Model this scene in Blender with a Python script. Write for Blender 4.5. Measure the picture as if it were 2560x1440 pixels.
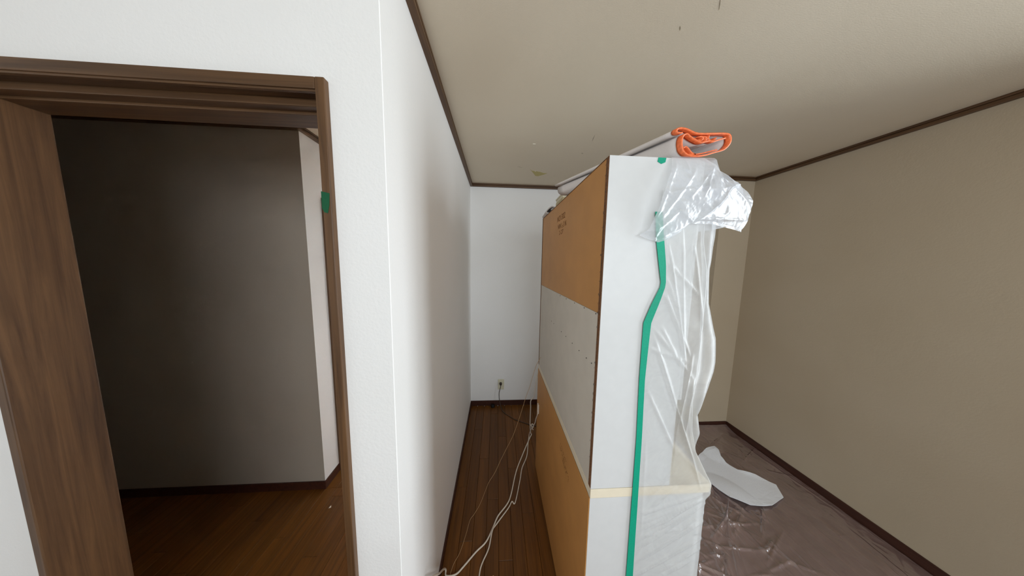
import bpy, bmesh, math, random
from mathutils import Vector, Matrix, noise
random.seed(7)
for o in list(bpy.data.objects): bpy.data.objects.remove(o)
scene = bpy.context.scene
C = scene.collection

# ------------------------------------------------------------------ camera
F_PX, YAW, PITCH, ROLL, EYE = 583.9, 0.0663, -0.1068, -0.0165, 1.6034
def cam_dir(x, y, z):
    x, z = math.cos(ROLL)*x + math.sin(ROLL)*z, -math.sin(ROLL)*x + math.cos(ROLL)*z
    y, z = math.cos(PITCH)*y - math.sin(PITCH)*z, math.sin(PITCH)*y + math.cos(PITCH)*z
    x, y = math.cos(YAW)*x + math.sin(YAW)*y, -math.sin(YAW)*x + math.cos(YAW)*y
    return Vector((x, y, z))
cam_d = bpy.data.cameras.new('camera'); cam = bpy.data.objects.new('camera', cam_d); C.objects.link(cam)
cam_d.sensor_width = 36; cam_d.lens = F_PX/2560*36; cam_d.clip_start = 0.02
r_, u_, f_ = cam_dir(1, 0, 0), cam_dir(0, 0, 1), cam_dir(0, 1, 0)
m = Matrix((r_, u_, -f_)).transposed().to_4x4(); m.translation = (0, 0, EYE)
cam.matrix_world = m
scene.camera = cam

# ------------------------------------------------------------------ world, daylight, exposure
w = bpy.data.worlds.new('sky'); scene.world = w; w.use_nodes = True
w.node_tree.nodes['Background'].inputs[0].default_value = (0.78, 0.88, 1.0, 1)
w.node_tree.nodes['Background'].inputs[1].default_value = 1.0
def area(name, loc, rot, sx, sy, power, col):
    d = bpy.data.lights.new(name, 'AREA'); d.shape = 'RECTANGLE'; d.size = sx; d.size_y = sy
    d.energy = power; d.color = col
    o = bpy.data.objects.new(name, d); C.objects.link(o); o.location = loc; o.rotation_euler = rot
    return o
PI = math.pi
# daylight coming in through the windows of the room and of the hall
DAY = (0.86, 0.945, 1.0)
area('daylight_behind_left', (-0.15, -2.46, 1.68), (PI/2, 0, 0), 1.5, 1.36, 30, DAY)
area('daylight_behind_right', (1.35, -2.46, 1.68), (PI/2, 0, 0), 1.5, 1.36, 42, DAY)
area('daylight_right', (2.47, 0.11, 1.33), (0, PI/2, 0), 2.06, 1.1, 66, DAY)
area('daylight_hall', (-0.33, 3.1, 0.85), (0, PI/2, 0), 1.2, 0.8, 170, (0.9, 0.95, 1.0))
vs = scene.view_settings
vs.view_transform = 'Standard'; vs.look = 'None'; vs.gamma = 1; vs.use_curve_mapping = False
vs.exposure = -0.05

# ------------------------------------------------------------------ helpers
def lin(r, g, b):
    f = lambda c: c/12.92 if c <= 0.04045 else ((c+0.055)/1.055)**2.4
    return (f(r/255), f(g/255), f(b/255), 1)
def tag(o, label=None, cat=None, group=None, kind=None):
    if label: o['label'] = label
    if cat: o['category'] = cat
    if group: o['group'] = group
    if kind: o['kind'] = kind
    return o
def put(o, parent):
    C.objects.link(o)
    if parent is not None:
        o.parent = parent
        loc = parent.location.copy()
        if parent.parent: loc = loc + parent.parent.location
        o.matrix_parent_inverse = Matrix.Translation(-loc)
    return o
def empty(name, loc, label=None, cat=None, group=None, kind=None):
    o = bpy.data.objects.new(name, None); o.empty_display_size = 0.1; o.location = loc; C.objects.link(o)
    return tag(o, label, cat, group, kind)
def mesh(name, verts, faces, mat, parent=None, smooth=False):
    me = bpy.data.meshes.new(name); me.from_pydata([tuple(v) for v in verts], [], faces); me.update()
    me.materials.append(mat)
    if smooth: me.polygons.foreach_set('use_smooth', [True]*len(me.polygons))
    return put(bpy.data.objects.new(name, me), parent)
def bm_obj(name, bm, mat, parent=None, smooth=False):
    bmesh.ops.recalc_face_normals(bm, faces=bm.faces)
    me = bpy.data.meshes.new(name); bm.to_mesh(me); bm.free(); me.materials.append(mat)
    if smooth: me.polygons.foreach_set('use_smooth', [True]*len(me.polygons))
    return put(bpy.data.objects.new(name, me), parent)
def bm_box(bm, x0, x1, y0, y1, z0, z1, bevel=0):
    g = bmesh.ops.create_cube(bm, size=1)
    bmesh.ops.scale(bm, vec=(x1-x0, y1-y0, z1-z0), verts=g['verts'])
    bmesh.ops.translate(bm, vec=((x0+x1)/2, (y0+y1)/2, (z0+z1)/2), verts=g['verts'])
    if bevel:
        es = list({e for v in g['verts'] for e in v.link_edges})
        bmesh.ops.bevel(bm, geom=es, offset=bevel, segments=2, affect='EDGES', profile=0.6)
def box(name, x0, x1, y0, y1, z0, z1, mat, parent=None, bevel=0):
    bm = bmesh.new(); bm_box(bm, x0, x1, y0, y1, z0, z1, bevel)
    return bm_obj(name, bm, mat, parent)
def boxes(name, lst, mat, parent=None, bevel=0):
    bm = bmesh.new()
    for b in lst: bm_box(bm, *b, bevel=bevel)
    return bm_obj(name, bm, mat, parent)
def catmull(pts, n=6):
    P = [Vector(p) for p in pts]; P = [2*P[0]-P[1]] + P + [2*P[-1]-P[-2]]; out = []
    for i in range(1, len(P)-2):
        a, b, c, d = P[i-1:i+3]
        for k in range(n):
            t = k/n
            out.append(0.5*((2*b) + (c-a)*t + (2*a-5*b+4*c-d)*t*t + (3*b-a-3*c+d)*t**3))
    out.append(P[-2]); return out
def tube(name, pts, r, mat, parent=None, n=5, seg=8):
    P = catmull(pts, n); V = []; Fc = []; side = None
    for i, p in enumerate(P):
        t = (P[min(i+1, len(P)-1)] - P[max(i-1, 0)]).normalized()
        if side is None: side = t.orthogonal().normalized()
        side = (side - t*side.dot(t)).normalized(); up = t.cross(side)
        for k in range(seg):
            a = 2*PI*k/seg; V.append(p + r*(math.cos(a)*side + math.sin(a)*up))
    for i in range(len(P)-1):
        for k in range(seg):
            Fc.append((i*seg+k, i*seg+(k+1) % seg, (i+1)*seg+(k+1) % seg, (i+1)*seg+k))
    Fc.append(tuple(range(seg-1, -1, -1))); Fc.append(tuple((len(P)-1)*seg+k for k in range(seg)))
    return mesh(name, V, Fc, mat, parent, True)
def lerp_path(path, t):
    # path: list of (key, value) with key rising
    if t <= path[0][0]: return path[0][1]
    for (a, va), (b, vb) in zip(path, path[1:]):
        if t <= b:
            s = (t-a)/(b-a); return va + (vb-va)*s
    return path[-1][1]
def polyline_at(pts, t):
    P = [Vector(p) for p in pts]; L = [0]
    for a, b in zip(P, P[1:]): L.append(L[-1] + (b-a).length)
    s = t*L[-1]
    for i in range(len(P)-1):
        if s <= L[i+1] + 1e-9:
            return P[i].lerp(P[i+1], (s-L[i])/max(L[i+1]-L[i], 1e-9))
    return P[-1]
def grid_faces(nu, nv, off=0):
    return [(off+j*nu+i, off+j*nu+i+1, off+(j+1)*nu+i+1, off+(j+1)*nu+i) for j in range(nv-1) for i in range(nu-1)]
def ridge(x, y, z=0):
    return 1 - 2*abs(noise.noise((x, y, z)))

# ------------------------------------------------------------------ materials
def mat_base(name, col, rough=0.6, spec=0.5):
    m = bpy.data.materials.new(name); m.use_nodes = True
    b = m.node_tree.nodes['Principled BSDF']
    b.inputs['Base Color'].default_value = col; b.inputs['Roughness'].default_value = rough
    b.inputs['Specular IOR Level'].default_value = spec
    return m, m.node_tree, b
def nd(t, kind, **kw):
    n = t.nodes.new(kind)
    for k, v in kw.items():
        if k in n.inputs: n.inputs[k].default_value = v
        else: setattr(n, k, v)
    return n
def mapped(t, scale=(1, 1, 1), kind='Object'):
    tc = nd(t, 'ShaderNodeTexCoord'); mp = nd(t, 'ShaderNodeMapping'); mp.inputs['Scale'].default_value = scale
    t.links.new(tc.outputs[kind], mp.inputs['Vector']); return mp.outputs[0]
def bump(t, b, height, strength, dist):
    n = nd(t, 'ShaderNodeBump', Strength=strength, Distance=dist)
    t.links.new(height, n.inputs['Height']); t.links.new(n.outputs[0], b.inputs['Normal']); return n
def ramp(t, fac, stops):
    r = nd(t, 'ShaderNodeValToRGB'); e = r.color_ramp.elements
    e[0].position, e[0].color = stops[0]; e[1].position, e[1].color = stops[-1]
    for p, c in stops[1:-1]:
        x = e.new(p); x.color = c
    t.links.new(fac, r.inputs[0]); return r.outputs[0]
def paper_mat(name, c1, c2, sc=140, patch=True):
    m, t, b = mat_base(name, c1, 0.75, 0.25)
    v = mapped(t)
    n1 = nd(t, 'ShaderNodeTexNoise', Scale=sc, Detail=3.0); t.links.new(v, n1.inputs['Vector'])
    n2 = nd(t, 'ShaderNodeTexNoise', Scale=26.0, Detail=4.0, Distortion=1.5); t.links.new(v, n2.inputs['Vector'])
    n3 = nd(t, 'ShaderNodeTexNoise', Scale=1.7, Detail=2.0); t.links.new(v, n3.inputs['Vector'])
    t.links.new(ramp(t, n3.outputs['Fac'], [(0.3, c1), (0.7, c2)]), b.inputs['Base Color'])
    mx = nd(t, 'ShaderNodeMath', operation='MULTIPLY_ADD'); mx.inputs[1].default_value = 0.7 if patch else 0.1
    t.links.new(n2.outputs['Fac'], mx.inputs[0]); t.links.new(n1.outputs['Fac'], mx.inputs[2])
    bump(t, b, mx.outputs[0], 0.35, 0.0012)
    return m
M = {}
M['wallpaper'] = paper_mat('wallpaper', lin(245, 243, 241), lin(242, 240, 237))
M['ceiling'] = paper_mat('ceiling_paper', lin(222, 209, 188), lin(217, 203, 181), 260, False)
M['hall_paper_shaded'] = paper_mat('hall_paper_shaded', lin(172, 160, 146), lin(166, 153, 138))  # darker than the passage paper, its tone standing in for the hall's shade
M['beige_shaded'] = paper_mat('beige_paper_shaded', lin(190, 174, 151), lin(184, 167, 143))  # beige paper, with the weak light on the right also put into its tone
def wood_mat(name, dark, light, axis, rough=0.45, spec=0.4, rnd=0.0, sc=9):
    m, t, b = mat_base(name, light, rough, spec)
    s = [60, 60, 60]; s['xyz'.index(axis)] = 2.2
    tc = nd(t, 'ShaderNodeTexCoord'); mp = nd(t, 'ShaderNodeMapping'); mp.inputs['Scale'].default_value = s
    oi = nd(t, 'ShaderNodeObjectInfo'); add = nd(t, 'ShaderNodeVectorMath', operation='ADD')
    mul = nd(t, 'ShaderNodeMath', operation='MULTIPLY'); mul.inputs[1].default_value = 37 if rnd else 0
    t.links.new(oi.outputs['Random'], mul.inputs[0])
    t.links.new(tc.outputs['Object'], add.inputs[0]); t.links.new(mul.outputs[0], add.inputs[1])
    t.links.new(add.outputs[0], mp.inputs['Vector'])
    n = nd(t, 'ShaderNodeTexNoise', Scale=1.0, Detail=6.0, Roughness=0.65, Distortion=0.6); t.links.new(mp.outputs[0], n.inputs['Vector'])
    col = ramp(t, n.outputs['Fac'], [(0.3, dark), (0.7, light)])
    if rnd:
        hs = nd(t, 'ShaderNodeHueSaturation'); mr = nd(t, 'ShaderNodeMapRange')
        mr.inputs['To Min'].default_value = 1-rnd; mr.inputs['To Max'].default_value = 1+rnd
        t.links.new(oi.outputs['Random'], mr.inputs['Value']); t.links.new(mr.outputs[0], hs.inputs['Value'])
        t.links.new(col, hs.inputs['Color']); col = hs.outputs[0]
    t.links.new(col, b.inputs['Base Color'])
    bump(t, b, n.outputs['Fac'], 0.12, 0.0008)
    return m
M['wood_x'] = wood_mat('dark_wood_x', lin(66, 44, 26), lin(104, 74, 47), 'x')
M['wood_y'] = wood_mat('dark_wood_y', lin(66, 44, 26), lin(104, 74, 47), 'y')
M['wood_z'] = wood_mat('dark_wood_z', lin(72, 48, 28), lin(112, 80, 50), 'z')
M['skirting'] = wood_mat('skirting_wood', lin(52, 26, 18), lin(74, 40, 28), 'y', 0.4)
M['plank'] = wood_mat('floor_wood', lin(84, 50, 16), lin(120, 74, 27), 'y', 0.38, 0.25, 0.16)
M['plank_gap'], _, _ = mat_base('floor_gap', lin(38, 20, 10), 0.8)
M['plank'].node_tree.nodes['Principled BSDF'].inputs['Coat Weight'].default_value = 0.05

def plain(name, col, rough=0.5, spec=0.5, nscale=60, namp=0.05, bstr=0.05):
    m, t, b = mat_base(name, col, rough, spec)
    n = nd(t, 'ShaderNodeTexNoise', Scale=nscale, Detail=3.0); t.links.new(mapped(t), n.inputs['Vector'])
    c2 = tuple(max(0, c*(1-namp)) for c in col[:3]) + (1,); c1 = tuple(min(1, c*(1+namp)) for c in col[:3]) + (1,)
    t.links.new(ramp(t, n.outputs['Fac'], [(0.3, c2), (0.7, c1)]), b.inputs['Base Color'])
    bump(t, b, n.outputs['Fac'], bstr, 0.001)
    return m
M['laminate'] = plain('white_laminate', lin(216, 216, 215), 0.35, 0.4, 30, 0.015, 0.03)
M['cream'] = plain('cream_laminate', lin(236, 224, 200), 0.4, 0.4, 30, 0.02, 0.03)
M['hardboard'] = plain('brown_hardboard', lin(198, 142, 80), 0.5, 0.35, 8, 0.06, 0.08)
M['whiteboard'] = plain('white_backing', lin(214, 206, 194), 0.55, 0.3, 12, 0.03, 0.05)
M['raw_edge'] = plain('raw_board_edge', lin(120, 84, 58), 0.8, 0.2, 220, 0.3, 0.4)
M['tan_edge'] = plain('tan_edge', lin(196, 154, 104), 0.6, 0.2, 120, 0.1, 0.1)
M['green'] = plain('green_tape', lin(10, 158, 126), 0.5, 0.3, 200, 0.05, 0.2)
M['green_old'] = plain('green_tape_door', lin(14, 84, 52), 0.5, 0.3, 200, 0.08, 0.2)
M['dark_nail'] = plain('dark_nail', lin(50, 40, 34), 0.5, 0.5)
M['ink'] = plain('faded_ink', lin(112, 72, 42), 0.9, 0.1, 300, 0.3)
M['mat_grey'] = plain('grey_mat', lin(216, 208, 204), 0.7, 0.2, 300, 0.03, 0.15)
M['orange'] = plain('orange_binding', lin(244, 118, 66), 0.35, 0.5, 160, 0.2, 0.4)
M['cable'] = plain('white_cable', lin(232, 220, 205), 0.45, 0.4)
M['wire'] = plain('beige_wire', lin(196, 160, 116), 0.5, 0.4)
M['black'] = plain('black_rubber', lin(22, 20, 19), 0.6, 0.3)
M['cord'] = plain('dark_cord', lin(70, 60, 54), 0.6, 0.3)
M['plate'] = plain('outlet_plate', lin(222, 216, 190), 0.4, 0.4)
M['paper'] = plain('white_fleece', lin(240, 241, 246), 0.9, 0.1, 240, 0.04, 0.5)
M['torn'] = plain('torn_paper', lin(196, 182, 128), 0.8, 0.1)
M['boxcard'] = plain('cream_box', lin(224, 216, 194), 0.7, 0.2)
M['boxband'] = plain('box_band', lin(200, 186, 148), 0.6, 0.2)
M['chip'] = plain('white_chip', lin(235, 228, 210), 0.8, 0.1)
M['frame_alu'] = plain('window_frame', lin(150, 150, 150), 0.35, 0.5)
def film_mat(name, opacity, col, glossw, rough, transl=0.5):
    m = bpy.data.materials.new(name); m.use_nodes = True; t = m.node_tree; t.nodes.clear()
    out = nd(t, 'ShaderNodeOutputMaterial'); tr = nd(t, 'ShaderNodeBsdfTransparent')
    df = nd(t, 'ShaderNodeBsdfDiffuse'); df.inputs[0].default_value = col
    tl = nd(t, 'ShaderNodeBsdfTranslucent'); tl.inputs[0].default_value = col
    gl = nd(t, 'ShaderNodeBsdfGlossy'); gl.inputs['Roughness'].default_value = rough
    a = nd(t, 'ShaderNodeMixShader'); a.inputs[0].default_value = transl
    t.links.new(df.outputs[0], a.inputs[1]); t.links.new(tl.outputs[0], a.inputs[2])
    b = nd(t, 'ShaderNodeMixShader')
    n = nd(t, 'ShaderNodeTexNoise', Scale=9.0, Detail=4.0, Distortion=0.8); t.links.new(mapped(t), n.inputs['Vector'])
    mr = nd(t, 'ShaderNodeMapRange'); mr.inputs['From Min'].default_value = 0.3; mr.inputs['From Max'].default_value = 0.7
    mr.inputs['To Min'].default_value = opacity*0.8; mr.inputs['To Max'].default_value = min(1, opacity*1.2)
    t.links.new(n.outputs['Fac'], mr.inputs['Value']); t.links.new(mr.outputs[0], b.inputs[0])
    t.links.new(tr.outputs[0], b.inputs[1]); t.links.new(a.outputs[0], b.inputs[2])
    c = nd(t, 'ShaderNodeMixShader'); fr = nd(t, 'ShaderNodeFresnel', IOR=1.45)
    mu = nd(t, 'ShaderNodeMath', operation='MULTIPLY'); mu.inputs[1].default_value = glossw
    t.links.new(fr.outputs[0], mu.inputs[0]); t.links.new(mu.outputs[0], c.inputs[0])
    t.links.new(b.outputs[0], c.inputs[1]); t.links.new(gl.outputs[0], c.inputs[2])
    n2 = nd(t, 'ShaderNodeTexNoise', Scale=38.0, Detail=3.0, Distortion=1.0); t.links.new(mapped(t), n2.inputs['Vector'])
    bp = nd(t, 'ShaderNodeBump', Strength=0.25, Distance=0.004); t.links.new(n2.outputs['Fac'], bp.inputs['Height'])
    t.links.new(bp.outputs[0], gl.inputs['Normal'])
    t.links.new(c.outputs[0], out.inputs['Surface'])
    return m
M['film'] = film_mat('masking_film', 0.36, lin(248, 247, 245), 0.6, 0.26, 0.28)
M['film_top'] = film_mat('masking_film_crumpled', 0.56, lin(240, 242, 247), 0.13, 0.3)
M['film_floor'] = film_mat('floor_film', 0.26, lin(244, 208, 202), 4.0, 0.17, 0.1)
def glass_mat():
    m = bpy.data.materials.new('window_glass'); m.use_nodes = True; t = m.node_tree; t.nodes.clear()
    out = nd(t, 'ShaderNodeOutputMaterial'); tr = nd(t, 'ShaderNodeBsdfTransparent'); gl = nd(t, 'ShaderNodeBsdfGlossy', Roughness=0.02)
    x = nd(t, 'ShaderNodeMixShader'); fr = nd(t, 'ShaderNodeFresnel', IOR=1.4)
    t.links.new(fr.outputs[0], x.inputs[0]); t.links.new(tr.outputs[0], x.inputs[1]); t.links.new(gl.outputs[0], x.inputs[2])
    t.links.new(x.outputs[0], out.inputs['Surface']); return m
M['glass'] = glass_mat()

# ------------------------------------------------------------------ the setting
XL, YB, YW = -0.2763, 2.4955, 0.6262      # passage wall, back wall, doorway wall
XR, YS, XS = 2.318, 2.05, 2.018           # right wall, short return wall on the right
ZC = 2.40
HX, HY = -1.192, 1.571                    # corner of the hall wall
XJ0, XJ1, ZJ = -1.18, -0.4215, 1.995      # door opening
S = lambda o: tag(o, kind='structure')
wp, wh = M['wallpaper'], M['hall_paper_shaded']
bm = bmesh.new(); bm_box(bm, -0.4015, XL, YW, YB+0.1, 0, ZC)
bmesh.ops.bevel(bm, geom=[e for e in bm.edges if all(abs(v.co.x-XL) < 1e-4 and abs(v.co.y-YW) < 1e-4 for v in e.verts)], offset=0.002, segments=3, affect='EDGES')
S(bm_obj('wall_left', bm, wp))
S(box('wall_back', -0.2763, XR, YB, YB+0.1, 0, ZC, wp))
S(boxes('wall_doorway', [(-1.75, XJ0-0.02, YW, YW+0.1, 0, ZC), (XJ0-0.02, -0.4015, YW, YW+0.1, 2.02, ZC)], wp))
S(box('wall_return', XS, XR, YS, YB, 0, ZC, M['beige_shaded']))
# right wall with a window opening (behind the photographer's right shoulder)
W2 = (-0.44, 0.66, 0.30, 2.36)
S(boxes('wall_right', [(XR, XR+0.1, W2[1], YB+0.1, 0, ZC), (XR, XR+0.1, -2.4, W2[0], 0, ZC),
                       (XR, XR+0.1, W2[0], W2[1], 0, W2[2]), (XR, XR+0.1, W2[0], W2[1], W2[3], ZC)], M['beige_shaded']))
W1 = (-0.9, 2.1, 1.0, 2.36)
S(boxes('wall_behind', [(-1.75, W1[0], -2.4, -2.3, 0, ZC), (W1[1], XR, -2.4, -2.3, 0, ZC),
                        (W1[0], W1[1], -2.4, -2.3, 0, W1[2]), (W1[0], W1[1], -2.4, -2.3, W1[3], ZC)], wp))
S(box('wall_side', -1.85, -1.75, -2.4, YW+0.1, 0, ZC, wp))
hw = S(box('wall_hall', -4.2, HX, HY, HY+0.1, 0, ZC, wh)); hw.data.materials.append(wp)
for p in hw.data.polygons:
    if p.normal.x > 0.9: p.material_index = 1  # white paper on this side stands in for the stronger light on it
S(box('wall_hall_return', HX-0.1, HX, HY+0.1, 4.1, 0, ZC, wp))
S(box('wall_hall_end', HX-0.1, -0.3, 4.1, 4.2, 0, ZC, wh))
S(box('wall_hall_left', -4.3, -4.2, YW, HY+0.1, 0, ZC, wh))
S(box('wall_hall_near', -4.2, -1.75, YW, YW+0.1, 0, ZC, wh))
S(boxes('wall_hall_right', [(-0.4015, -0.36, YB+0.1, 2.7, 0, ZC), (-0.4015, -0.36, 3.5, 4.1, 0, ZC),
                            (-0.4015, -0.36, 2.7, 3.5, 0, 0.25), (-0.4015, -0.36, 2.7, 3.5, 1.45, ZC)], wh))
ceil = S(box('ceiling', -1.85, XR+0.1, -2.4, YB+0.1, ZC, ZC+0.1, M['ceiling']))
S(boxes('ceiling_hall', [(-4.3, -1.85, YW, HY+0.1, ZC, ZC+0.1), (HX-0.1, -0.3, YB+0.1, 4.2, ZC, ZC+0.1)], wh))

def window(name, axis, pos, a0, a1, z0, z1, n, depth=0.08):
    e = empty(name, (pos if axis == 'x' else (a0+a1)/2, pos if axis == 'y' else (a0+a1)/2, z0), kind='structure')
    def bb(nm, u0, u1, d0, d1, w0, w1, mt):
        if axis == 'y': return box(nm, u0, u1, pos+d0, pos+d1, w0, w1, mt, e)
        return box(nm, pos+d0, pos+d1, u0, u1, w0, w1, mt, e)
    h = depth/2
    bb('window_sill', a0, a1, -h, h, z0, z0+0.04, M['frame_alu']); bb('window_head', a0, a1, -h, h, z1-0.04, z1, M['frame_alu'])
    bb('window_side', a0, a0+0.04, -h, h, z0+0.04, z1-0.04, M['frame_alu']); bb('window_side', a1-0.04, a1, -h, h, z0+0.04, z1-0.04, M['frame_alu'])
    step = (a1-a0-0.08)/n
    for i in range(n):
        u0 = a0+0.04+i*step
        if i: bb('window_mullion', u0-0.02, u0+0.02, -0.02, 0.02, z0+0.04, z1-0.04, M['frame_alu'])
        bb('pane', u0+(0.02 if i else 0), u0+step-(0.02 if i < n-1 else 0), -0.003, 0.003, z0+0.04, z1-0.04, M['glass'])
window('window_1', 'y', -2.35, *W1, 2)
window('window_2', 'x', XR+0.05, *W2, 2)
window('window_3', 'x', -0.38, 2.7, 3.5, 0.25, 1.45, 1, 0.035)

# floor: a dark base and planks running away from the camera
def floor_planks(fl, x0, x1, y0, y1, width, length, seed):
    rnd = random.Random(seed); cache = {}
    x = x0; col = 0
    while x < x1-0.005:
        xe = min(x+width, x1); y = y0 - (col*0.37 % 1)*length; col += 1
        while y < y1-0.005:
            ya, yb = max(y, y0), min(y+length, y1)
            if yb-ya > 0.01:
                key = (round(xe-x, 3), round(yb-ya, 3))
                if key not in cache:
                    bm = bmesh.new(); L, Wd = (yb-ya)/2-0.0006, (xe-x)/2-0.0006
                    bm_box(bm, -Wd, Wd, -L, L, -0.012, 0)
                    top = [e for e in bm.edges if all(abs(v.co.z) < 1e-6 for v in e.verts)]
                    bmesh.ops.bevel(bm, geom=top, offset=0.0012, segments=1, affect='EDGES')
                    me = bpy.data.meshes.new('plank'); bm.to_mesh(me); bm.free(); me.materials.append(M['plank']); cache[key] = me
                o = bpy.data.objects.new('plank', cache[key]); C.objects.link(o)
                o.location = ((x+xe)/2, (ya+yb)/2, rnd.uniform(-0.0004, 0)); o.parent = fl
            y += length
        x += width
fl = S(box('floor', -1.75, XR, -2.3, YB, -0.05, -0.0115, M['plank_gap']))
floor_planks(fl, -0.2763, XR, YW, YB, 0.0757, 0.909, 1)
box('floor_boards', -1.75, XR, -2.3, YW, -0.0115, 0, M['plank'], fl)
fh = S(box('floor_hall', -4.2, -0.4015, YW, 4.1, -0.05, -0.0115, M['plank_gap']))
floor_planks(fh, -2.55, -0.4015, YW, HY, 0.0757, 0.909, 2)
floor_planks(fh, HX, -0.4015, HY, 2.6, 0.0757, 0.909, 3)
boxes('floor_boards', [(-4.2, -2.55, YW, HY, -0.0115, 0), (HX, -0.4015, 2.6, 4.1, -0.0115, 0)], M['plank'], fh)

# ceiling trim with its groove, and skirting boards
TZ = 2.369
def trim(name, segs, mat):
    S(boxes(name, segs, mat, bevel=0.0015))
d1_, d2_ = 0.024, 0.018
def trim_x(y, x0, x1, s):    # on a wall facing -y (s=-1)
    a = sorted((y, y+s*d1_)); b = sorted((y, y+s*d2_))
    return [(x0, x1, a[0], a[1], TZ, TZ+0.014), (x0, x1, b[0], b[1], TZ+0.014, TZ+0.019), (x0, x1, a[0], a[1], TZ+0.019, ZC)]
def trim_y(x, y0, y1, s):
    a = sorted((x, x+s*d1_)); b = sorted((x, x+s*d2_))
    return [(a[0], a[1], y0, y1, TZ, TZ+0.014), (b[0], b[1], y0, y1, TZ+0.014, TZ+0.019), (a[0], a[1], y0, y1, TZ+0.019, ZC)]
trim('trim_1', trim_y(XL, YW-0.02, YB, 1), M['wood_y'])
trim('trim_2', trim_x(YB, XL+d1_, XS, -1), M['wood_x'])
trim('trim_3', trim_x(YS, XS, XR-d1_, -1) + trim_y(XS, YS-0.02, YB-d1_, -1), M['wood_x'])
trim('trim_4', trim_y(XR, -2.3, YS, -1), M['wood_y'])
trim('trim_5', trim_x(YW, -1.75, XL+0.02, -1), M['wood_x'])
trim('trim_6', trim_x(HY, -4.2, HX+d1_, -1) + trim_y(HX, HY, 4.1, 1), M['wood_x'])
BBZ = 0.0584
def skirt(name, segs): S(boxes(name, segs, M['skirting'], bevel=0.001))
skirt('baseboard_left', [(XL, XL+0.007, YW, YB, 0, BBZ)])
skirt('baseboard_back', [(XL+0.007, XS, YB-0.008, YB, 0, BBZ)])
skirt('baseboard_right', [(XR-0.008, XR, -2.3, YS-0.008, 0, BBZ), (XS-0.008, XR-0.008, YS-0.008, YS, 0, BBZ), (XS-0.008, XS, YS, YB-0.008, 0, BBZ)])
skirt('baseboard_doorway', [(-0.401, XL, YW-0.007, YW, 0, BBZ)])
skirt('baseboard_hall', [(-4.2, HX+0.008, HY-0.008, HY, 0, BBZ), (HX, HX+0.008, HY, 1.715, 0, BBZ)])

# door frame
door = empty('door_1', (XJ1, YW, 0), kind='structure')
cz = M['wood_z']
def casing(name, x0, x1, y0, y1, z0, z1, mat, chamfer_side=None):
    return box(name, x0, x1, y0, y1, z0, z1, mat, door, bevel=0.0025)
casing('casing', XJ1, XJ1+0.021, YW-0.015, YW+0.115, 0, 2.021, cz)
casing('casing', XJ0-0.021, XJ0, YW-0.015, YW+0.115, 0, 2.021, cz)
box('casing_head', XJ0, XJ1, YW-0.015, YW+0.115, ZJ, 2.0205, M['wood_x'], door, bevel=0.002)
box('casing_bead', XJ0, XJ1, YW-0.012, YW-0.004, ZJ-0.005, ZJ, M['wood_x'], door, bevel=0.001)
box('door_rail', XJ0, XJ1, YW+0.022, YW+0.047, ZJ-0.018, ZJ, M['wood_x'], door, bevel=0.002)
box('door_rail', XJ0, XJ1, YW+0.047, YW+0.112, ZJ-0.024, ZJ, M['wood_x'], door, bevel=0.002)
box('jamb_stop', XJ1-0.006, XJ1, YW+0.04, YW+0.07, 0, ZJ-0.02, cz, door, bevel=0.001)
hd = empty('door_2', (HX, 1.76, 0), kind='structure')
box('casing', HX, HX+0.016, 1.716, 1.80, 0, 2.02, cz, hd, bevel=0.002)
box('casing', HX, HX+0.016, 2.54, 2.62, 0, 2.02, cz, hd, bevel=0.002)
box('casing_head', HX, HX+0.016, 1.80, 2.54, 1.96, 2.02, M['wood_y'], hd, bevel=0.002)
box('door_leaf', HX, HX+0.006, 1.80, 2.54, 0, 1.96, cz, hd)

# marks and a torn patch in the ceiling paper
def ceil_patch(name, pts, mat, z=ZC-0.0008):
    return mesh(name, [(x, y, z) for x, y in pts] + [(x, y, ZC+0.0005) for x, y in pts],
                [tuple(range(len(pts)))] + [(i, (i+1) % len(pts), len(pts)+(i+1) % len(pts), len(pts)+i) for i in range(len(pts))], mat, ceil)
ceil_patch('torn_patch', [(0.272, 2.066), (0.296, 2.103), (0.325, 2.110), (0.372, 2.122), (0.405, 2.145), (0.440, 2.142), (0.418, 2.176), (0.372, 2.222), (0.345, 2.219), (0.316, 2.156)], M['torn'])
ceil_patch('paper_chip', [(0.322, 2.108), (0.328, 2.106), (0.331, 2.113), (0.325, 2.117)], M['chip'], ZC-0.002)
ceil_patch('paper_chip', [(0.232, 1.645), (0.252, 1.646), (0.253, 1.652), (0.234, 1.654)], M['chip'], ZC-0.002)
M['scratch'] = plain('scratch_mark', lin(140, 130, 112), 0.9, 0.1)
for (xa, ya, xb, yb, wd) in [(0.66, 0.745, 0.685, 0.775, 0.0012), (0.604, 0.832, 0.615, 0.846, 0.002), (0.600, 1.742, 0.618, 1.752, 0.004),
                             (0.598, 1.50, 0.612, 1.58, 0.002), (0.165, 2.03, 0.205, 2.045, 0.002), (0.512, 2.2, 0.518, 2.206, 0.004)]:
    d = Vector((xb-xa, yb-ya)).normalized(); nx, ny = -d.y*wd/2, d.x*wd/2
    ceil_patch('scratch', [(xa, ya), ((xa+xb)/2+nx, (ya+yb)/2+ny), (xb, yb), ((xa+xb)/2-nx, (ya+yb)/2-ny)], M['scratch'])

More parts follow.
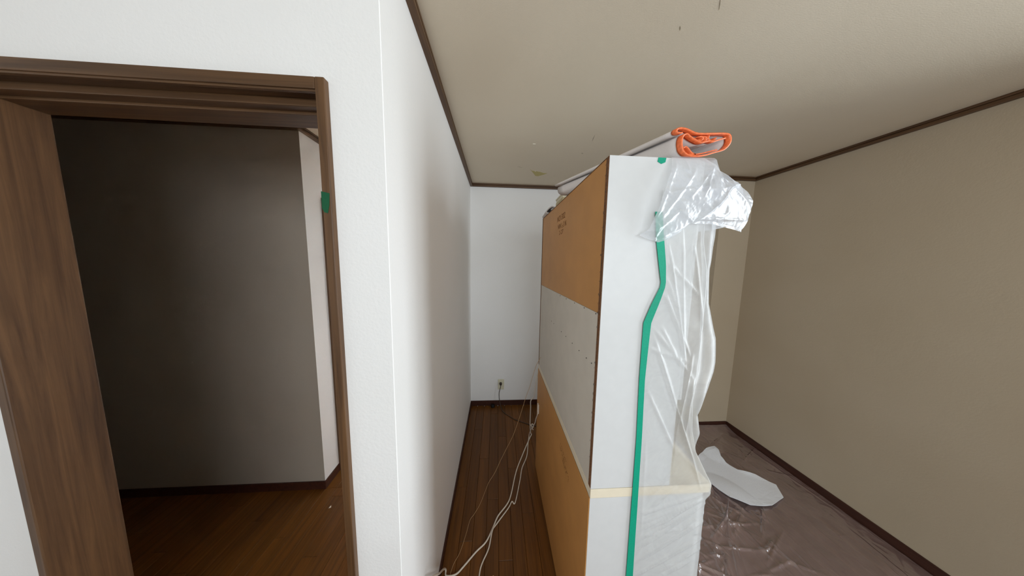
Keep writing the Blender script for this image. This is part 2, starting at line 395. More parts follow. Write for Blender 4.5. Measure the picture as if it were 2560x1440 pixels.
# ------------------------------------------------------------------ cupboard, seen from its side and back
CX, CY0, CY1 = 0.3218, 0.6904, 1.6753
ZTOP, ZMID, ZCNT = 1.9174, 1.4499, 0.8493
HXF, BXF = 0.600, 0.712
base = empty('base_cabinet', (CX, (CY0+CY1)/2, 0), 'low white cupboard with cream counter edge and brown back board standing on the floor', 'cabinet')
lam = M['laminate']
box('side_panel', CX, BXF, CY0, CY0+0.018, 0, 0.8155, lam, base, 0.0008)
box('side_panel', CX, BXF, CY1-0.018, CY1, 0, 0.8155, lam, base, 0.0008)
tag(box('back_panel', CX-0.0028, CX-0.0002, CY0+0.001, CY1-0.001, 0.012, 0.8155, M['hardboard'], base), 'brown hardboard back')
box('bottom_panel', CX, BXF, CY0+0.018, CY1-0.018, 0.06, 0.078, lam, base)
ct = tag(box('countertop', CX, 0.747, CY0-0.001, CY1+0.001, 0.8165, ZCNT, M['cream'], base, 0.0012), 'cream counter slab')
box('back_edge', CX-0.0028, CX-0.0002, CY0, CY1, 0.8165, ZCNT-0.004, M['tan_edge'], ct)
for k in range(2):
    ya = CY0+0.004+k*0.4895
    dr = box('door', BXF+0.001, BXF+0.019, ya, ya+0.487, 0.07, 0.64, lam, base, 0.001)
    box('handle', BXF+0.019, BXF+0.022, ya+(0.44 if k == 0 else 0.02), ya+(0.46 if k == 0 else 0.04), 0.48, 0.60, M['frame_alu'], dr)
    dw = box('drawer', BXF+0.001, BXF+0.019, ya, ya+0.487, 0.645, 0.812, lam, base, 0.001)
    box('handle', BXF+0.019, BXF+0.022, ya+0.18, ya+0.31, 0.72, 0.735, M['frame_alu'], dw)
# faded, unreadable rows of print on the lower back board
def strokes(name, rows, x, mat, parent, tilt=0.0, seed=3):
    rnd = random.Random(seed); V = []; Fc = []
    for (ystart, yend, z, h) in rows:
        y = ystart
        while y > yend:
            wd = rnd.uniform(0.003, 0.007)
            if rnd.random() < 0.85:
                for s in range(rnd.choice((1, 2, 2))):
                    if rnd.random() < 0.5: a = (y, y-wd*0.3, 0, h)
                    else: a = (y, y-wd, h*rnd.choice((0, .4, .8)), h*0.2)
                    za = z + a[2] + (ystart-y)*tilt
                    i = len(V)
                    V += [(x, a[0], za), (x, a[1], za+tilt*(a[0]-a[1])), (x, a[1], za+a[3]), (x, a[0], za+a[3])]; Fc.append((i, i+1, i+2, i+3))
            y -= wd + 0.0025
    o = mesh(name, V, Fc, mat, parent); tag(o, kind='stuff'); return o
strokes('faded_print', [(1.035, 0.945, 0.728, 0.012), (1.045, 0.90, 0.705, 0.012), (1.0, 0.90, 0.678, 0.012)], CX-0.0031, M['ink'], base, -0.22)

hutch = empty('upper_cabinet', (CX, (CY0+CY1)/2, ZCNT), 'tall white upper cupboard with brown and white back boards standing on the counter', 'cabinet')
zs = ZCNT+0.0012
box('side_panel', CX+0.0005, HXF, CY0, CY0+0.018, zs, ZTOP, lam, hutch, 0.0008)
box('side_panel', CX+0.0005, HXF, CY1-0.018, CY1, zs, ZTOP, lam, hutch, 0.0008)
box('edge_strip', CX-0.0008, CX+0.0004, CY0+0.0015, CY0+0.0175, zs+0.002, ZTOP-0.001, M['raw_edge'], hutch)
box('edge_strip', CX-0.0008, CX+0.0004, CY1-0.0175, CY1-0.0015, zs+0.002, ZTOP-0.001, M['raw_edge'], hutch)
box('top_panel', CX+0.006, HXF, CY0+0.018, CY1-0.018, ZTOP-0.018, ZTOP-0.0005, lam, hutch)
box('edge_strip', CX-0.0008, CX+0.0004, CY0+0.018, CY1-0.018, ZTOP-0.0025, ZTOP-0.0005, M['raw_edge'], hutch)
bt = tag(box('back_panel', CX+0.0006, CX+0.0042, CY0+0.018, CY1-0.018, ZMID, ZTOP-0.002, M['hardboard'], hutch), 'brown hardboard back')
bw = tag(box('back_panel', CX+0.0004, CX+0.0040, CY0+0.0185, CY1-0.018, zs, ZMID-0.001, M['whiteboard'], hutch), 'white back board')
for z in (1.15, 1.46): box('shelf', CX+0.005, HXF-0.01, CY0+0.018, CY1-0.018, z, z+0.018, lam, hutch)
for k in range(2):
    ya = CY0+0.004+k*0.4895
    dr = box('door', HXF+0.001, HXF+0.017, ya, ya+0.487, 1.16, ZTOP-0.003, lam, hutch, 0.001)
    box('handle', HXF+0.017, HXF+0.020, ya+(0.44 if k == 0 else 0.02), ya+(0.46 if k == 0 else 0.04), 1.20, 1.32, M['frame_alu'], dr)
# nail heads in the back board
bm = bmesh.new(); bmesh.ops.create_cone(bm, cap_ends=True, segments=8, radius1=0.0022, radius2=0.0016, depth=0.0016)
bmesh.ops.rotate(bm, verts=bm.verts, cent=(0, 0, 0), matrix=Matrix.Rotation(PI/2, 3, 'Y'))
nail_me = bpy.data.meshes.new('nail'); bm.to_mesh(nail_me); bm.free(); nail_me.materials.append(M['dark_nail'])
for y, z in [(1.152, 1.4425), (1.049, 1.4427), (0.932, 1.4435), (0.825, 1.444), (0.724, 1.4445), (1.319, 1.269), (1.261, 1.270), (1.106, 1.27), (1.031, 1.27),
             (0.939, 1.27), (0.856, 1.27), (0.782, 1.271), (0.736, 1.272)]:
    o = bpy.data.objects.new('nail', nail_me); put(o, hutch); o.location = (CX-0.0004, y, z)
V = []; Fc = []; rnd = random.Random(5)
z = 0.88
while z < 1.9:
    for yy in (CY0+0.0150, CY0+0.0200):
        if rnd.random() < 0.55:
            i = len(V); h = rnd.uniform(0.003, 0.009); wd = rnd.uniform(0.0015, 0.003); yq = yy+rnd.uniform(-.001, .001)
            V += [(CX-0.0012, yq-wd/2, z), (CX-0.0012, yq+wd/2, z+0.001), (CX-0.0012, yq+wd/2, z+h), (CX-0.0012, yq-wd/2, z+h)]; Fc.append((i, i+1, i+2, i+3))
    z += rnd.uniform(0.012, 0.03)
tag(mesh('staples', V, Fc, M['dark_nail'], hutch), kind='stuff')
# stamp on the upper back board
def stamp(body, y, z, size, wscale=1.0):
    cu = bpy.data.curves.new('stamp', 'FONT'); cu.body = body; cu.size = size; cu.space_character = 1.05
    o = bpy.data.objects.new('stamp_tmp', cu); C.objects.link(o)
    bpy.context.view_layer.update()
    me = bpy.data.meshes.new_from_object(o.evaluated_get(bpy.context.evaluated_depsgraph_get()))
    bpy.data.objects.remove(o)
    mt = Matrix(((0, 0, -1), (-wscale, 0, 0), (0, 1, 0))).to_4x4(); mt.translation = (CX+0.0002, y, z)
    me.transform(mt); me.materials.clear(); me.materials.append(M['ink'])
    s = bpy.data.objects.new('stamp', me); put(s, hutch)
stamp('NO1302', 1.27, 1.823, 0.040, 1.0)
stamp('NW L-3 N', 1.25, 1.783, 0.036, 0.9)
stamp('2-27', 1.22, 1.752, 0.030, 1.3)

# ------------------------------------------------------------------ masking film with green tape, on the cupboard side
YP = 0.6872
TL = [(0.0, 0.470), (0.505, 0.468), (1.027, 0.466), (1.236, 0.460), (1.425, 0.459), (1.484, 0.480), (1.544, 0.506), (1.608, 0.493), (1.679, 0.479), (1.765, 0.469)]
TR = [(0.0, 0.496), (0.503, 0.493), (1.026, 0.485), (1.236, 0.479), (1.425, 0.484), (1.481, 0.501), (1.544, 0.520), (1.608, 0.516), (1.680, 0.504), (1.765, 0.491)]
K1 = [(0.0, 0.739), (0.484, 0.737), (0.649, 0.735), (0.79, 0.734), (0.815, 0.750), (0.851, 0.752), (0.976, 0.680), (1.05, 0.661), (1.123, 0.656), (1.182, 0.649), (1.237, 0.655), (1.301, 0.658), (1.389, 0.658), (1.514, 0.656), (1.594, 0.650), (1.674, 0.632), (1.73, 0.627), (1.83, 0.622)]
K2 = [(0.0, 0.745), (0.80, 0.742), (0.82, 0.757), (0.853, 0.757), (0.90, 0.735), (0.963, 0.741), (1.004, 0.753), (1.079, 0.735), (1.113, 0.751), (1.168, 0.774), (1.236, 0.789), (1.268, 0.790), (1.355, 0.778), (1.39, 0.764), (1.478, 0.735), (1.593, 0.725), (1.699, 0.735), (1.739, 0.735), (1.83, 0.70)]
creases = [(0.491, 0.682, 0.742, 0.807, .006), (0.497, 0.610, 0.738, 0.784, .007), (0.514, 0.576, 0.737, 0.745, .006), (0.489, 0.744, 0.719, 0.816, .005),
           (0.503, 0.712, 0.728, 0.800, .004), (0.531, 0.818, 0.628, 0.926, .004), (0.506, 1.356, 0.699, 0.870, .009), (0.518, 1.522, 0.616, 1.328, .007),
           (0.521, 1.656, 0.607, 1.302, .008), (0.521, 1.407, 0.576, 1.315, .005), (0.481, 1.343, 0.619, 1.295, .006), (0.523, 1.571, 0.578, 1.433, .006),
           (0.50, 1.40, 0.64, 1.24, .006), (0.515, 1.62, 0.645, 1.50, .006), (0.56, 1.70, 0.60, 1.33, .005), (0.49, 1.20, 0.60, 0.99, .004), (0.52, 0.66, 0.735, 0.70, .004),
           (0.60, 1.66, 0.655, 1.42, .006), (0.63, 1.30, 0.60, 1.06, .008), (0.645, 1.22, 0.63, 1.02, .008), (0.49, 0.50, 0.735, 0.64, .007), (0.50, 0.56, 0.735, 0.71, .007), (0.492, 0.645, 0.66, 0.74, .007), (0.56, 0.70, 0.742, 0.812, .008), (0.60, 0.52, 0.735, 0.60, .006), (0.50, 0.44, 0.70, 0.55, .006), (0.55, 0.78, 0.62, 0.845, .005), (0.50, 1.00, 0.51, 0.66, .004)]
def crease_h(x, z):
    h = 0
    for (xa, za, xb, zb, a) in creases:
        dx, dz = xb-xa, zb-za; L = math.hypot(dx, dz)
        s = ((x-xa)*dx + (z-za)*dz)/(L*L)
        if -0.1 < s < 1.1:
            d = abs((x-xa)*dz - (z-za)*dx)/L + 0.0022*noise.noise((s*4, xa*50, za*9))
            h = max(h, a*math.exp(-(abs(d)/0.0045)**1.3)*max(0, min(1, min(s+.1, 1.1-s)*4)))
    return h
tape_film = empty('masking_film', (0.6, CY0, 0), 'translucent plastic sheet held by a long green tape down the white cupboard side', 'plastic sheet')
NS, NF, NR = 80, 16, 40
nz = 330; V = []
for j in range(nz):
    z = 0.006 + (1.825-0.006)*j/(nz-1)
    a, k1, k2 = lerp_path(TR, z)-0.004, lerp_path(K1, z), lerp_path(K2, z)
    for i in range(NS):
        s = i/(NS-1); x = a + (k1-a)*s
        ed = min(1, s*6)
        h = crease_h(x, z)*ed + 0.0005*ed*max(0, ridge(x*22+z*5, z*9))
        if x > HXF and z > ZCNT: h += 0.004*noise.noise((x*14, z*4, 3))
        V.append((x, YP - 0.0004 - h, z))
    back = 0.745 if z < 0.87 else 0.66
    for i in range(1, NF+1):
        s = i/NF; x = k1 + (k2-k1)*s - 0.006*math.sin(PI*s)
        V.append((x, YP + 0.073*s + 0.014*math.sin(PI*s*2)*min(1, (k2-k1)*12) + 0.004*noise.noise((x*30, z*8, 1)), z))
    for i in range(1, NR+1):
        s = i/NR; y = YP+0.073 + (CY1+0.01-YP-0.073)*s
        base_x = lerp_path([(0, 0.745), (0.80, 0.745), (0.853, 0.760), (1.05, 0.675), (1.83, 0.645)], z)
        x = k2 + (base_x-k2)*min(1, s*5) + 0.010*abs(noise.noise((y*5, z*1.6, 5))) + 0.006*max(0, ridge(y*9+z*2, z*3))*min(1, s*4)
        V.append((x, y, z))
nu = NS+NF+NR
mesh('film_sheet', V, grid_faces(nu, nz), M['film'], tape_film, True)
V = []; n = 110
for j in range(n):
    z = 0.004 + (1.762-0.004)*j/(n-1); l, r = lerp_path(TL, z), lerp_path(TR, z)
    lift = 0.004*math.exp(-((z-1.50)/0.07)**2) + 0.0006*noise.noise((z*7, 0, 0))
    V += [(l, YP-0.0012-lift*0.3, z), (r, YP-0.0012-lift, z), (r, YP-0.0004-lift, z), (l, YP-0.0004-lift*0.3, z)]
Fc = []
for j in range(n-1):
    for k in range(4): Fc.append((j*4+k, j*4+(k+1) % 4, j*4+4+(k+1) % 4, j*4+4+k))
tag(mesh('tape', V, Fc, M['green'], tape_film), 'long green masking tape strip')

# crumpled film flopping over the top front corner of the cupboard
topfilm = empty('film_bundle', (0.6, CY0, ZTOP), 'crumpled milky plastic film flopping over the top corner of the cupboard below the orange-edged mat', 'plastic sheet')
Ltop = [(0.503, 1.916), (0.556, 1.917), (0.606, 1.918), (0.640, 1.903), (0.650, 1.890), (0.70, 1.882), (0.76, 1.86)]
Lbot = [(0.417, 1.690), (0.445, 1.680), (0.476, 1.671), (0.505, 1.680), (0.535, 1.698), (0.569, 1.727), (0.644, 1.728), (0.70, 1.724), (0.79, 1.715)]
Llft = [(0.503, 1.916), (0.489, 1.868), (0.470, 1.812), (0.452, 1.748), (0.443, 1.710), (0.417, 1.690)]
Lrgt = [(0.76, 1.86), (0.80, 1.81), (0.79, 1.715)]
nu, nv = 130, 90; V = []
v3 = lambda p: Vector((p[0], p[1], 0))
Lt, Lb, Ll, Lr = [[v3(p) for p in q] for q in (Ltop, Lbot, Llft, Lrgt)]
flap_creases = [(0.47, 1.74, 0.56, 1.87, .010), (0.49, 1.81, 0.60, 1.83, .006), (0.575, 1.725, 0.65, 1.79, .012), (0.65, 1.79, 0.70, 1.86, .010), (0.52, 1.76, 0.575, 1.727, .008),
                (0.46, 1.70, 0.52, 1.76, .009), (0.54, 1.91, 0.545, 1.87, .006), (0.62, 1.89, 0.55, 1.80, .008), (0.465, 1.675, 0.462, 1.72, .010), (0.64, 1.86, 0.78, 1.79, .012), (0.66, 1.83, 0.76, 1.86, .010),
                (0.51, 1.90, 0.455, 1.74, .008), (0.59, 1.80, 0.62, 1.90, .007), (0.60, 1.74, 0.78, 1.75, .009)]
def flap_h(x, z):
    h = 0
    for (xa, za, xb, zb, a) in flap_creases:
        dx, dz = xb-xa, zb-za; L = math.hypot(dx, dz); s = ((x-xa)*dx + (z-za)*dz)/(L*L)
        if -0.1 < s < 1.1:
            d = abs((x-xa)*dz - (z-za)*dx)/L
            h += a*math.exp(-(d/0.005)**1.1)*max(0, min(1, min(s+.1, 1.1-s)*5))
    return h
for j in range(nv):
    v = j/(nv-1)
    for i in range(nu):
        u = i/(nu-1)
        p = polyline_at(Lt, u)*(1-v) + polyline_at(Lb, u)*v + polyline_at(Ll, v)*(1-u) + polyline_at(Lr, v)*u \
            - (Lt[0]*(1-u)*(1-v) + Lt[-1]*u*(1-v) + Lb[0]*(1-u)*v + Lb[-1]*u*v)
        x, z = p.x, p.y
        bulge = 0.022*math.sin(PI*min(1, v*1.05))**0.7 + 0.008*v
        cr = 0.004*max(0, ridge(x*13, z*17, 2)) + 0.0016*max(0, ridge(x*41+z*20, z*37, 7)) + 0.0006*ridge(x*110, z*90) + flap_h(x, z)*0.6
        back = 0.05*max(0, (x-0.64)/0.15)
        V.append((x, CY0 - 0.006 - bulge - cr*min(1, v*5+0.2) + back, z))
mesh('film_flap', V, grid_faces(nu, nv), M['film_top'], topfilm, True)
# the sheet runs on over the cupboard top and down its front
V = []; nu, nv = 40, 40
for j in range(nv):
    t = j/(nv-1); y = CY0 - 0.006 + 0.98*t
    for i in range(nu):
        s = i/(nu-1)
        if s < 0.5: x, z = 0.52 + 0.24*s, ZTOP+0.002
        else:
            q = (s-0.5)*2; x = 0.64 + 0.045*math.sin(q*PI/2) + 0.012*noise.noise((y*7, q*3, 2)); z = ZTOP+0.002 - 0.20*q
        z += 0.003*max(0, ridge(x*20, y*11))*(0.3 if s < 0.5 else 1); V.append((x+0.006*max(0, ridge(z*14, y*12, 4))*(1 if s > 0.5 else 0), y, z))
mesh('film_over_top', V, grid_faces(nu, nv), M['film_top'], topfilm, True)
# crumpled knot of film at the right of the flap
V = []; nu, nv = 34, 26
for j in range(nv):
    v = j/(nv-1)
    for i in range(nu):
        u = i/(nu-1)
        x = 0.655 + 0.10*u; z = 1.892 - 0.02*u - 0.075*v
        y = 0.735 - 0.03*math.sin(PI*v) - 0.009*max(0, ridge(x*22, z*26, 11)) - 0.003*max(0, ridge(x*60, z*50, 3))
        V.append((x, y, z + 0.008*noise.noise((x*30, z*30, 9))))
mesh('film_fold', V, grid_faces(nu, nv), M['film_top'], topfilm, True)
hexp = [(0.468, 1.9165), (0.466, 1.905), (0.478, 1.899), (0.490, 1.904), (0.492, 1.9165)]
mesh('tape', [(x, CY0-0.0012, z) for x, z in hexp] + [(x, CY0-0.0003, z) for x, z in hexp],
     [(0, 1, 2, 3, 4), (9, 8, 7, 6, 5)] + [(i, (i+1) % 5, 5+(i+1) % 5, 5+i) for i in range(5)], M['green'], topfilm)

# ------------------------------------------------------------------ rolled mat with orange binding on the cupboard top
ring = [(0.526, 1.986), (0.513, 1.985), (0.508, 1.990), (0.513, 1.997), (0.528, 1.998), (0.542, 1.995), (0.559, 1.989), (0.577, 1.986), (0.615, 1.988), (0.649, 1.990), (0.667, 1.989), (0.674, 1.982), (0.675, 1.969), (0.669, 1.957), (0.655, 1.945), (0.629, 1.937), (0.604, 1.929), (0.579, 1.925), (0.557, 1.925), (0.542, 1.930), (0.532, 1.939), (0.528, 1.950), (0.526, 1.962), (0.528, 1.975), (0.534, 1.982), (0.542, 1.983), (0.549, 1.978), (0.560, 1.972), (0.574, 1.966), (0.584, 1.963), (0.595, 1.964), (0.608, 1.968), (0.617, 1.967), (0.625, 1.967), (0.638, 1.972), (0.659, 1.978)]
matroll = empty('rolled_mat', (0.6, CY0, ZTOP), 'pale grey rolled mat with orange bound edge lying across the cupboard top', 'mat')
sec = catmull([(x, 0, z) for x, z in ring], 4)
AX = Vector((-0.262, 0.43, 0.0)); NT = 16; Y0R = CY0-0.004
def roll_point(p, t, lift=0):
    sx = 0.600; q = Vector(p)
    zz = ZTOP+0.004 + (q.z-(ZTOP+0.0065))*(1-0.34*t)
    xx = sx + (q.x-sx)*(1-0.22*t)
    return Vector((xx, Y0R, zz)) + AX*t
def strip(sec2, t0, t1, nt, thick, name, mat, parent):
    # sweep an open section along the roll, with thickness
    n = len(sec2); V = []; Fc = []
    nor = []
    for i in range(n):
        d = (sec2[min(i+1, n-1)] - sec2[max(i-1, 0)]); nor.append(Vector((-d.z, 0, d.x)).normalized())
    for side in (-1, 1):
        for j in range(nt):
            t = t0 + (t1-t0)*j/(nt-1)
            for i in range(n):
                V.append(roll_point(sec2[i] + nor[i]*thick/2*side, t))
    o = n*nt
    for j in range(nt-1):
        for i in range(n-1):
            a = j*n+i; Fc.append((a, a+1, a+1+n, a+n)); Fc.append((o+a, o+a+n, o+a+1+n, o+a+1))
        Fc.append((j*n, j*n+n, o+j*n+n, o+j*n)); Fc.append((j*n+n-1, o+j*n+n-1, o+j*n+2*n-1, j*n+2*n-1))
    for i in range(n-1):
        Fc.append((i, o+i, o+i+1, i+1)); a = (nt-1)*n+i; Fc.append((a, a+1, o+a+1, o+a))
    return mesh(name, V, Fc, mat, parent, True)
strip(sec, 0.0, 1.0, NT, 0.0018, 'mat_sheet', M['mat_grey'], matroll)
tag(strip(sec, -0.012, 0.016, 4, 0.0038, 'binding', M['orange'], matroll), 'orange binding along the near edge')
for pts in ([(0.578, 1.978), (0.590, 1.980), (0.594, 1.975), (0.589, 1.969), (0.580, 1.970)], [(0.594, 1.980), (0.603, 1.979), (0.604, 1.972), (0.598, 1.967)],
            [(0.612, 1.984), (0.610, 1.976), (0.617, 1.970), (0.628, 1.972), (0.634, 1.979)], [(0.536, 1.946), (0.543, 1.950), (0.552, 1.945), (0.562, 1.935), (0.575, 1.930)],
            [(0.556, 1.930), (0.580, 1.931), (0.61, 1.938), (0.640, 1.946)]):
    strip(catmull([(x, 0, z) for x, z in pts], 4), -0.006, 0.03, 4, 0.003, 'binding_fold', M['orange'], matroll)
# small curled mat corner at the far end of the cupboard top
curl = empty('curled_mat', (0.345, 1.58, ZTOP), 'small pale grey curl of mat overhanging the far end of the cupboard top', 'mat')
cs = catmull([(0.44, 0, 1.921), (0.38, 0, 1.921), (0.335, 0, 1.921), (0.316, 0, 1.9215), (0.309, 0, 1.928), (0.314, 0, 1.938), (0.328, 0, 1.952), (0.341, 0, 1.961), (0.352, 0, 1.961), (0.375, 0, 1.953), (0.386, 0, 1.947), (0.384, 0, 1.942), (0.366, 0, 1.944), (0.350, 0, 1.948), (0.338, 0, 1.942)], 4)
V = []; Fc = []; n = len(cs); nt = 8
nor = [Vector((-(cs[min(i+1, n-1)]-cs[max(i-1, 0)]).z, 0, (cs[min(i+1, n-1)]-cs[max(i-1, 0)]).x)).normalized() for i in range(n)]
for side in (-1, 1):
    for j in range(nt):
        for i in range(n):
            q = cs[i]+nor[i]*0.003*side; V.append((q.x+0.012*j/nt, 1.50+0.17*j/(nt-1), q.z))
o_ = n*nt
for j in range(nt-1):
    for i in range(n-1):
        a = j*n+i; Fc.append((a, a+1, a+1+n, a+n)); Fc.append((o_+a, o_+a+n, o_+a+1+n, o_+a+1))
for i in range(n-1):
    Fc.append((i, o_+i, o_+i+1, i+1)); a = (nt-1)*n+i; Fc.append((a, a+1, o_+a+1, o_+a))
mesh('mat_sheet', V, Fc, M['mat_grey'], curl, True)
# small box tucked behind the roll
bx = empty('cream_box', (0.43, 1.33, ZTOP), 'small cream box with a darker band, tucked under the rolled mat on the cupboard', 'box')
box('box_body', 0.350, 0.50, 1.28, 1.42, ZTOP+0.0005, ZTOP+0.058, M['boxcard'], bx, 0.002)
box('band', 0.3485, 0.5015, 1.2785, 1.4215, ZTOP+0.020, ZTOP+0.042, M['boxband'], bx, 0.001)
box('lid', 0.347, 0.503, 1.277, 1.423, ZTOP+0.058, ZTOP+0.066, M['boxcard'], bx, 0.002)

# ------------------------------------------------------------------ outlet, plug, cords
outlet = empty('wall_outlet', (0.06, YB, 0.19), 'small cream outlet plate low on the back wall', 'outlet')
box('cover_plate', 0.026, 0.094, YB-0.007, YB, 0.188, 0.307, M['plate'], outlet, 0.003)
box('socket_insert', 0.042, 0.078, YB-0.009, YB-0.007, 0.204, 0.291, M['plate'], outlet, 0.001)
cordt = empty('power_cord', (0.057, YB-0.02, 0.0), 'dark cord plugged into the wall outlet and trailing over the floor', 'cord')
bm = bmesh.new(); bmesh.ops.create_cone(bm, cap_ends=True, segments=14, radius1=0.015, radius2=0.012, depth=0.026)
bmesh.ops.rotate(bm, verts=bm.verts, cent=(0, 0, 0), matrix=Matrix.Rotation(PI/2, 3, 'X')); bmesh.ops.translate(bm, verts=bm.verts, vec=(0.056, YB-0.022, 0.262))
bm_obj('plug', bm, M['cord'], cordt, True)
tube('cable', [(0.056, YB-0.033, 0.258), (0.054, YB-0.04, 0.235), (0.040, YB-0.04, 0.175), (0.040, YB-0.045, 0.12), (0.050, YB-0.055, 0.062), (0.066, YB-0.09, 0.012), (0.085, 2.36, 0.0036),
               (0.14, 2.295, 0.0036), (0.211, 2.227, 0.0036), (0.30, 2.175, 0.0036), (0.39, 2.131, 0.0036), (0.50, 2.11, 0.0036)], 0.0034, M['cord'], cordt)
tag(tube('thin_wire', [(0.321, 1.605, 0.93), (0.308, 1.602, 0.905), (0.284, 1.6, 0.852), (0.249, 1.6, 0.716), (0.219, 1.6, 0.624), (0.181, 1.6, 0.485), (0.133, 1.6, 0.334), (0.081, 1.6, 0.220), (0.038, 1.6, 0.125), (0.000, 1.595, 0.040),
                   (-0.043, 1.557, 0.002), (-0.064, 1.497, 0.002), (-0.097, 1.402, 0.002), (-0.13, 1.342, 0.002), (-0.152, 1.308, 0.002), (-0.167, 1.233, 0.002), (-0.189, 1.147, 0.002), (-0.22, 1.08, 0.002), (-0.235, 0.95, 0.002), (-0.22, 0.85, 0.002)], 0.0013, M['wire']),
    'thin beige wire hanging from the cupboard back to the floor', 'wire')
c1 = empty('extension_cable', (0.33, 1.7, 0), 'white cable running down the passage floor to the left wall', 'cable')
tube('cable', [(0.335, 1.69, 0.80), (0.330, 1.70, 0.775), (0.323, 1.75, 0.682), (0.319, 1.82, 0.506), (0.300, 1.86, 0.440), (0.306, 1.90, 0.347), (0.316, 1.97, 0.14), (0.330, 2.005, 0.03), (0.339, 2.018, 0.0042), (0.306, 1.951, 0.0042), (0.225, 1.777, 0.0042), (0.163, 1.63, 0.0042), (0.115, 1.46, 0.0042), (0.084, 1.393, 0.0042), (0.023, 1.322, 0.0042), (-0.009, 1.256, 0.0042), (-0.047, 1.187, 0.0042), (-0.1, 1.143, 0.0042),
               (-0.158, 1.085, 0.0042), (-0.195, 1.054, 0.0042), (-0.243, 1.050, 0.0042), (-0.250, 1.07, 0.012), (-0.254, 1.04, 0.06), (-0.253, 0.955, 0.165), (-0.248, 0.80, 0.37), (-0.245, 0.72, 0.36), (-0.245, 0.68, 0.20), (-0.24, 0.70, 0.03), (-0.2, 0.68, 0.0042)], 0.0042, M['cable'], c1)
c2 = empty('lamp_cable', (0.32, 1.61, 0), 'white cable with a small connector on the brown back board, lying on the passage floor', 'cable')
box('connector', 0.3085, 0.3185, 1.585, 1.615, 0.505, 0.575, M['cable'], c2, 0.003)
tube('cable', [(0.3135, 1.603, 0.51), (0.312, 1.625, 0.465), (0.314, 1.68, 0.40), (0.320, 1.75, 0.315), (0.316, 1.88, 0.17), (0.312, 1.97, 0.05), (0.311, 1.985, 0.0040), (0.292, 1.904, 0.0040), (0.265, 1.775, 0.0040), (0.213, 1.663, 0.0040), (0.187, 1.562, 0.0040), (0.138, 1.40, 0.0040), (0.117, 1.408, 0.0040), (0.090, 1.366, 0.0040), (0.012, 1.275, 0.0040), (-0.012, 1.235, 0.0120), (-0.030, 1.157, 0.0040),
               (-0.064, 1.089, 0.0040), (-0.075, 1.041, 0.0040), (-0.085, 0.9, 0.0040), (-0.07, 0.75, 0.004)], 0.0036, M['cable'], c2)
tie = tag(tube('cable_tie', [(0.318, 1.99, 0.135), (0.332, 1.985, 0.112), (0.346, 1.985, 0.098), (0.352, 1.99, 0.116), (0.338, 1.995, 0.128), (0.333, 1.99, 0.10), (0.350, 1.985, 0.075)], 0.0035, M['cable'], c2), 'white twist tie')
knob = empty('floor_stop', (-0.03, 2.462, 0), 'small black round stop on the floor at the back baseboard', 'door stop')
bm = bmesh.new()
prof = [(0.020, 0.0), (0.022, 0.006), (0.021, 0.018), (0.017, 0.026), (0.009, 0.031), (0.0, 0.032)]
ringv = []
for r, z in prof:
    ringv.append([bm.verts.new((-0.03+r*math.cos(a), 2.462+r*math.sin(a), z)) for a in [2*PI*k/16 for k in range(16)]] if r > 0 else [bm.verts.new((-0.03, 2.462, z))])
for a, b in zip(ringv, ringv[1:]):
    for k in range(16):
        if len(b) == 1: bm.faces.new((a[k], a[(k+1) % 16], b[0]))
        else: bm.faces.new((a[k], a[(k+1) % 16], b[(k+1) % 16], b[k]))
bm.faces.new(list(reversed(ringv[0])))
bm_obj('rubber_cap', bm, M['black'], knob, True)

# green tape scrap on the door frame
tp = [(-0.4225, 1.767), (-0.4035, 1.763), (-0.4055, 1.735), (-0.410, 1.716), (-0.418, 1.718), (-0.4225, 1.728)]
yy = YW-0.0155
V = [(x, yy-0.0006, z) for x, z in tp] + [(x, yy, z) for x, z in tp]
k = len(tp); Fc = [tuple(range(k)), tuple(range(2*k-1, k-1, -1))] + [(i, (i+1) % k, k+(i+1) % k, k+i) for i in range(k)]
tag(mesh('tape_scrap', V, Fc, M['green_old']), 'dark green scrap of tape stuck on the brown door frame', 'tape')
for i, (x, y) in enumerate([(-1.075, 1.427)]):
    mesh_o = mesh('paint_chip', [(x, y, 0), (x+0.012, y+0.006, 0), (x+0.004, y+0.02, 0), (x+0.004, y+0.008, 0.006)], [(0, 1, 3), (1, 2, 3), (2, 0, 3), (0, 2, 1)], M['chip'])
    tag(mesh_o, 'tiny white chip lying on the hall floor beyond the doorway', 'chip')

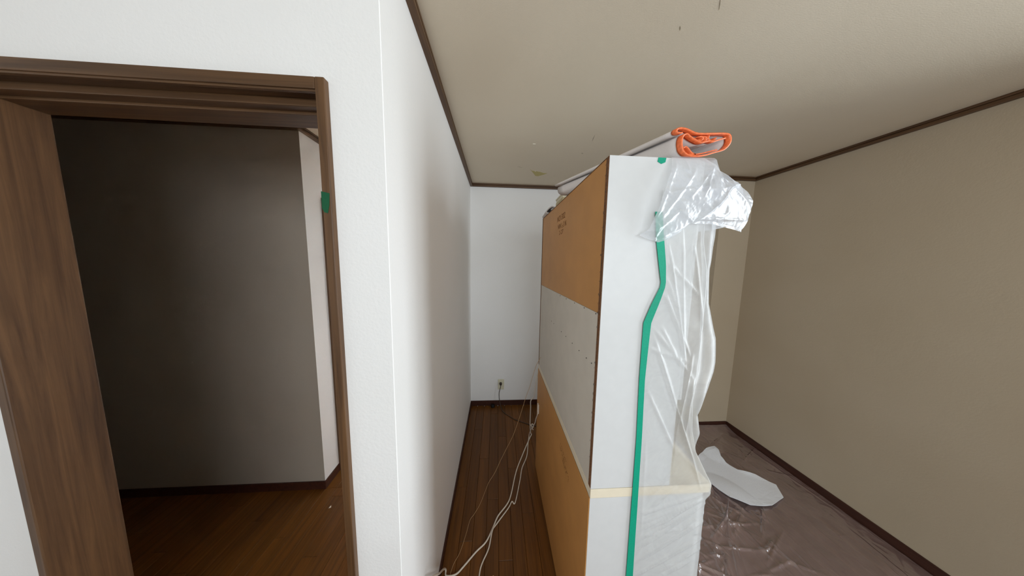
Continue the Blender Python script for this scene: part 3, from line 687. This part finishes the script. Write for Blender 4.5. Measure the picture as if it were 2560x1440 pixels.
# ------------------------------------------------------------------ plastic floor covering and white fleece on the right
fx0, fx1, fy0, fy1 = 0.765, XR-0.012, 0.55, YS-0.014
nu, nv = 290, 280; V = []
rays = [(random.uniform(0, 2*PI), random.uniform(0.1, 0.42), random.uniform(0.005, 0.013)) for _ in range(26)]
lines = []
for _ in range(46):
    x, y, a, L = random.uniform(0.8, 2.3), random.uniform(0.4, 2.0), random.uniform(0, PI), random.uniform(0.08, 0.35)
    lines.append((x, y, math.cos(a), math.sin(a), L, random.uniform(0.003, 0.007)))
for _ in range(60):
    x, y, a, L = random.uniform(1.05, 1.75), random.uniform(0.95, 1.45), random.uniform(0, PI), random.uniform(0.03, 0.2)
    lines.append((x, y, math.cos(a), math.sin(a), L, random.uniform(0.006, 0.015)))
for j in range(nv):
    y = fy0 + (fy1-fy0)*j/(nv-1)
    for i in range(nu):
        x = fx0 + (fx1-fx0)*i/(nu-1)
        h = 0.0022 + 0.0022*max(0, ridge(x*7, y*7, 1)) + 0.002*max(0, ridge(x*17+2, y*15, 4))**2
        dx, dy = x-1.47, y-1.228; r = math.hypot(dx, dy)
        if r < 0.55:
            an = math.atan2(dy, dx)
            for (ra, rl, rh) in rays:
                da = abs((an-ra+PI) % (2*PI) - PI)*r
                if r < rl: h += rh*math.exp(-(da/0.006)**2)*(1-r/rl)
        for (lx, ly, cx, cy, L, a) in lines:
            s = (x-lx)*cx + (y-ly)*cy
            if abs(s) < L:
                d = (x-lx)*cy - (y-ly)*cx
                if abs(d) < 0.02: h += a*math.exp(-(d/0.006)**2)*(1-abs(s)/L)
        if y > fy1-0.12: h += 0.05*((y-fy1+0.12)/0.12)**2*(0.6+0.5*noise.noise((x*3, 0, 0)))
        V.append((x, y, h))
tag(mesh('floor_film', V, grid_faces(nu, nv), M['film_floor'], None, True), 'clear crinkled plastic film spread over the brown floor right of the cupboard', 'plastic sheet')
outl = [(1.672, 1.672), (1.740, 1.712), (1.827, 1.751), (1.919, 1.769), (1.905, 1.715), (1.878, 1.668), (1.87, 1.615), (1.90, 1.55), (1.99, 1.50), (2.06, 1.42), (2.00, 1.33), (1.85, 1.28), (1.70, 1.285), (1.599, 1.335), (1.578, 1.385), (1.567, 1.442), (1.585, 1.50), (1.618, 1.560), (1.645, 1.62)]
bm = bmesh.new()
cen = Vector((1.75, 1.50)); NRG = 9; rings = []
O2 = []
for (xa, ya), (xb, yb) in zip(outl, outl[1:]+outl[:1]):
    for q in range(3): O2.append(Vector((xa+(xb-xa)*q/3, ya+(yb-ya)*q/3, 0)))
for k in range(NRG, 0, -1):
    s = k/NRG; ringk = []
    for p in O2:
        x, y = cen.x+(p.x-cen.x)*s, cen.y+(p.y-cen.y)*s
        z = 0.016 + 0.008*noise.noise((x*4, y*4, 0)) + 0.022*max(0, 1-((x-1.60)**2+(y-1.37)**2)/0.03) + 0.022*max(0, 1-((x-1.90)**2+(y-1.74)**2)/0.02) + 0.02*max(0, s-0.75)*abs(noise.noise((x*9, y*9, 4)))*3
        ringk.append(bm.verts.new((x, y, z)))
    rings.append(ringk)
cv = bm.verts.new((cen.x, cen.y, 0.016))
for a, b in zip(rings, rings[1:]):
    for i in range(len(a)): bm.faces.new((a[i], a[(i+1) % len(a)], b[(i+1) % len(a)], b[i]))
for i in range(len(rings[-1])): bm.faces.new((rings[-1][i], rings[-1][(i+1) % len(rings[-1])], cv))
g = bmesh.ops.extrude_face_region(bm, geom=bm.faces[:])
bmesh.ops.translate(bm, verts=[v for v in g['geom'] if isinstance(v, bmesh.types.BMVert)], vec=(0, 0, 0.004))
fo = bm_obj('fleece_sheet', bm, M['paper'], None, False)
tag(fo, 'white fleece sheet dropped on the plastic-covered floor beside the cupboard', 'cloth')
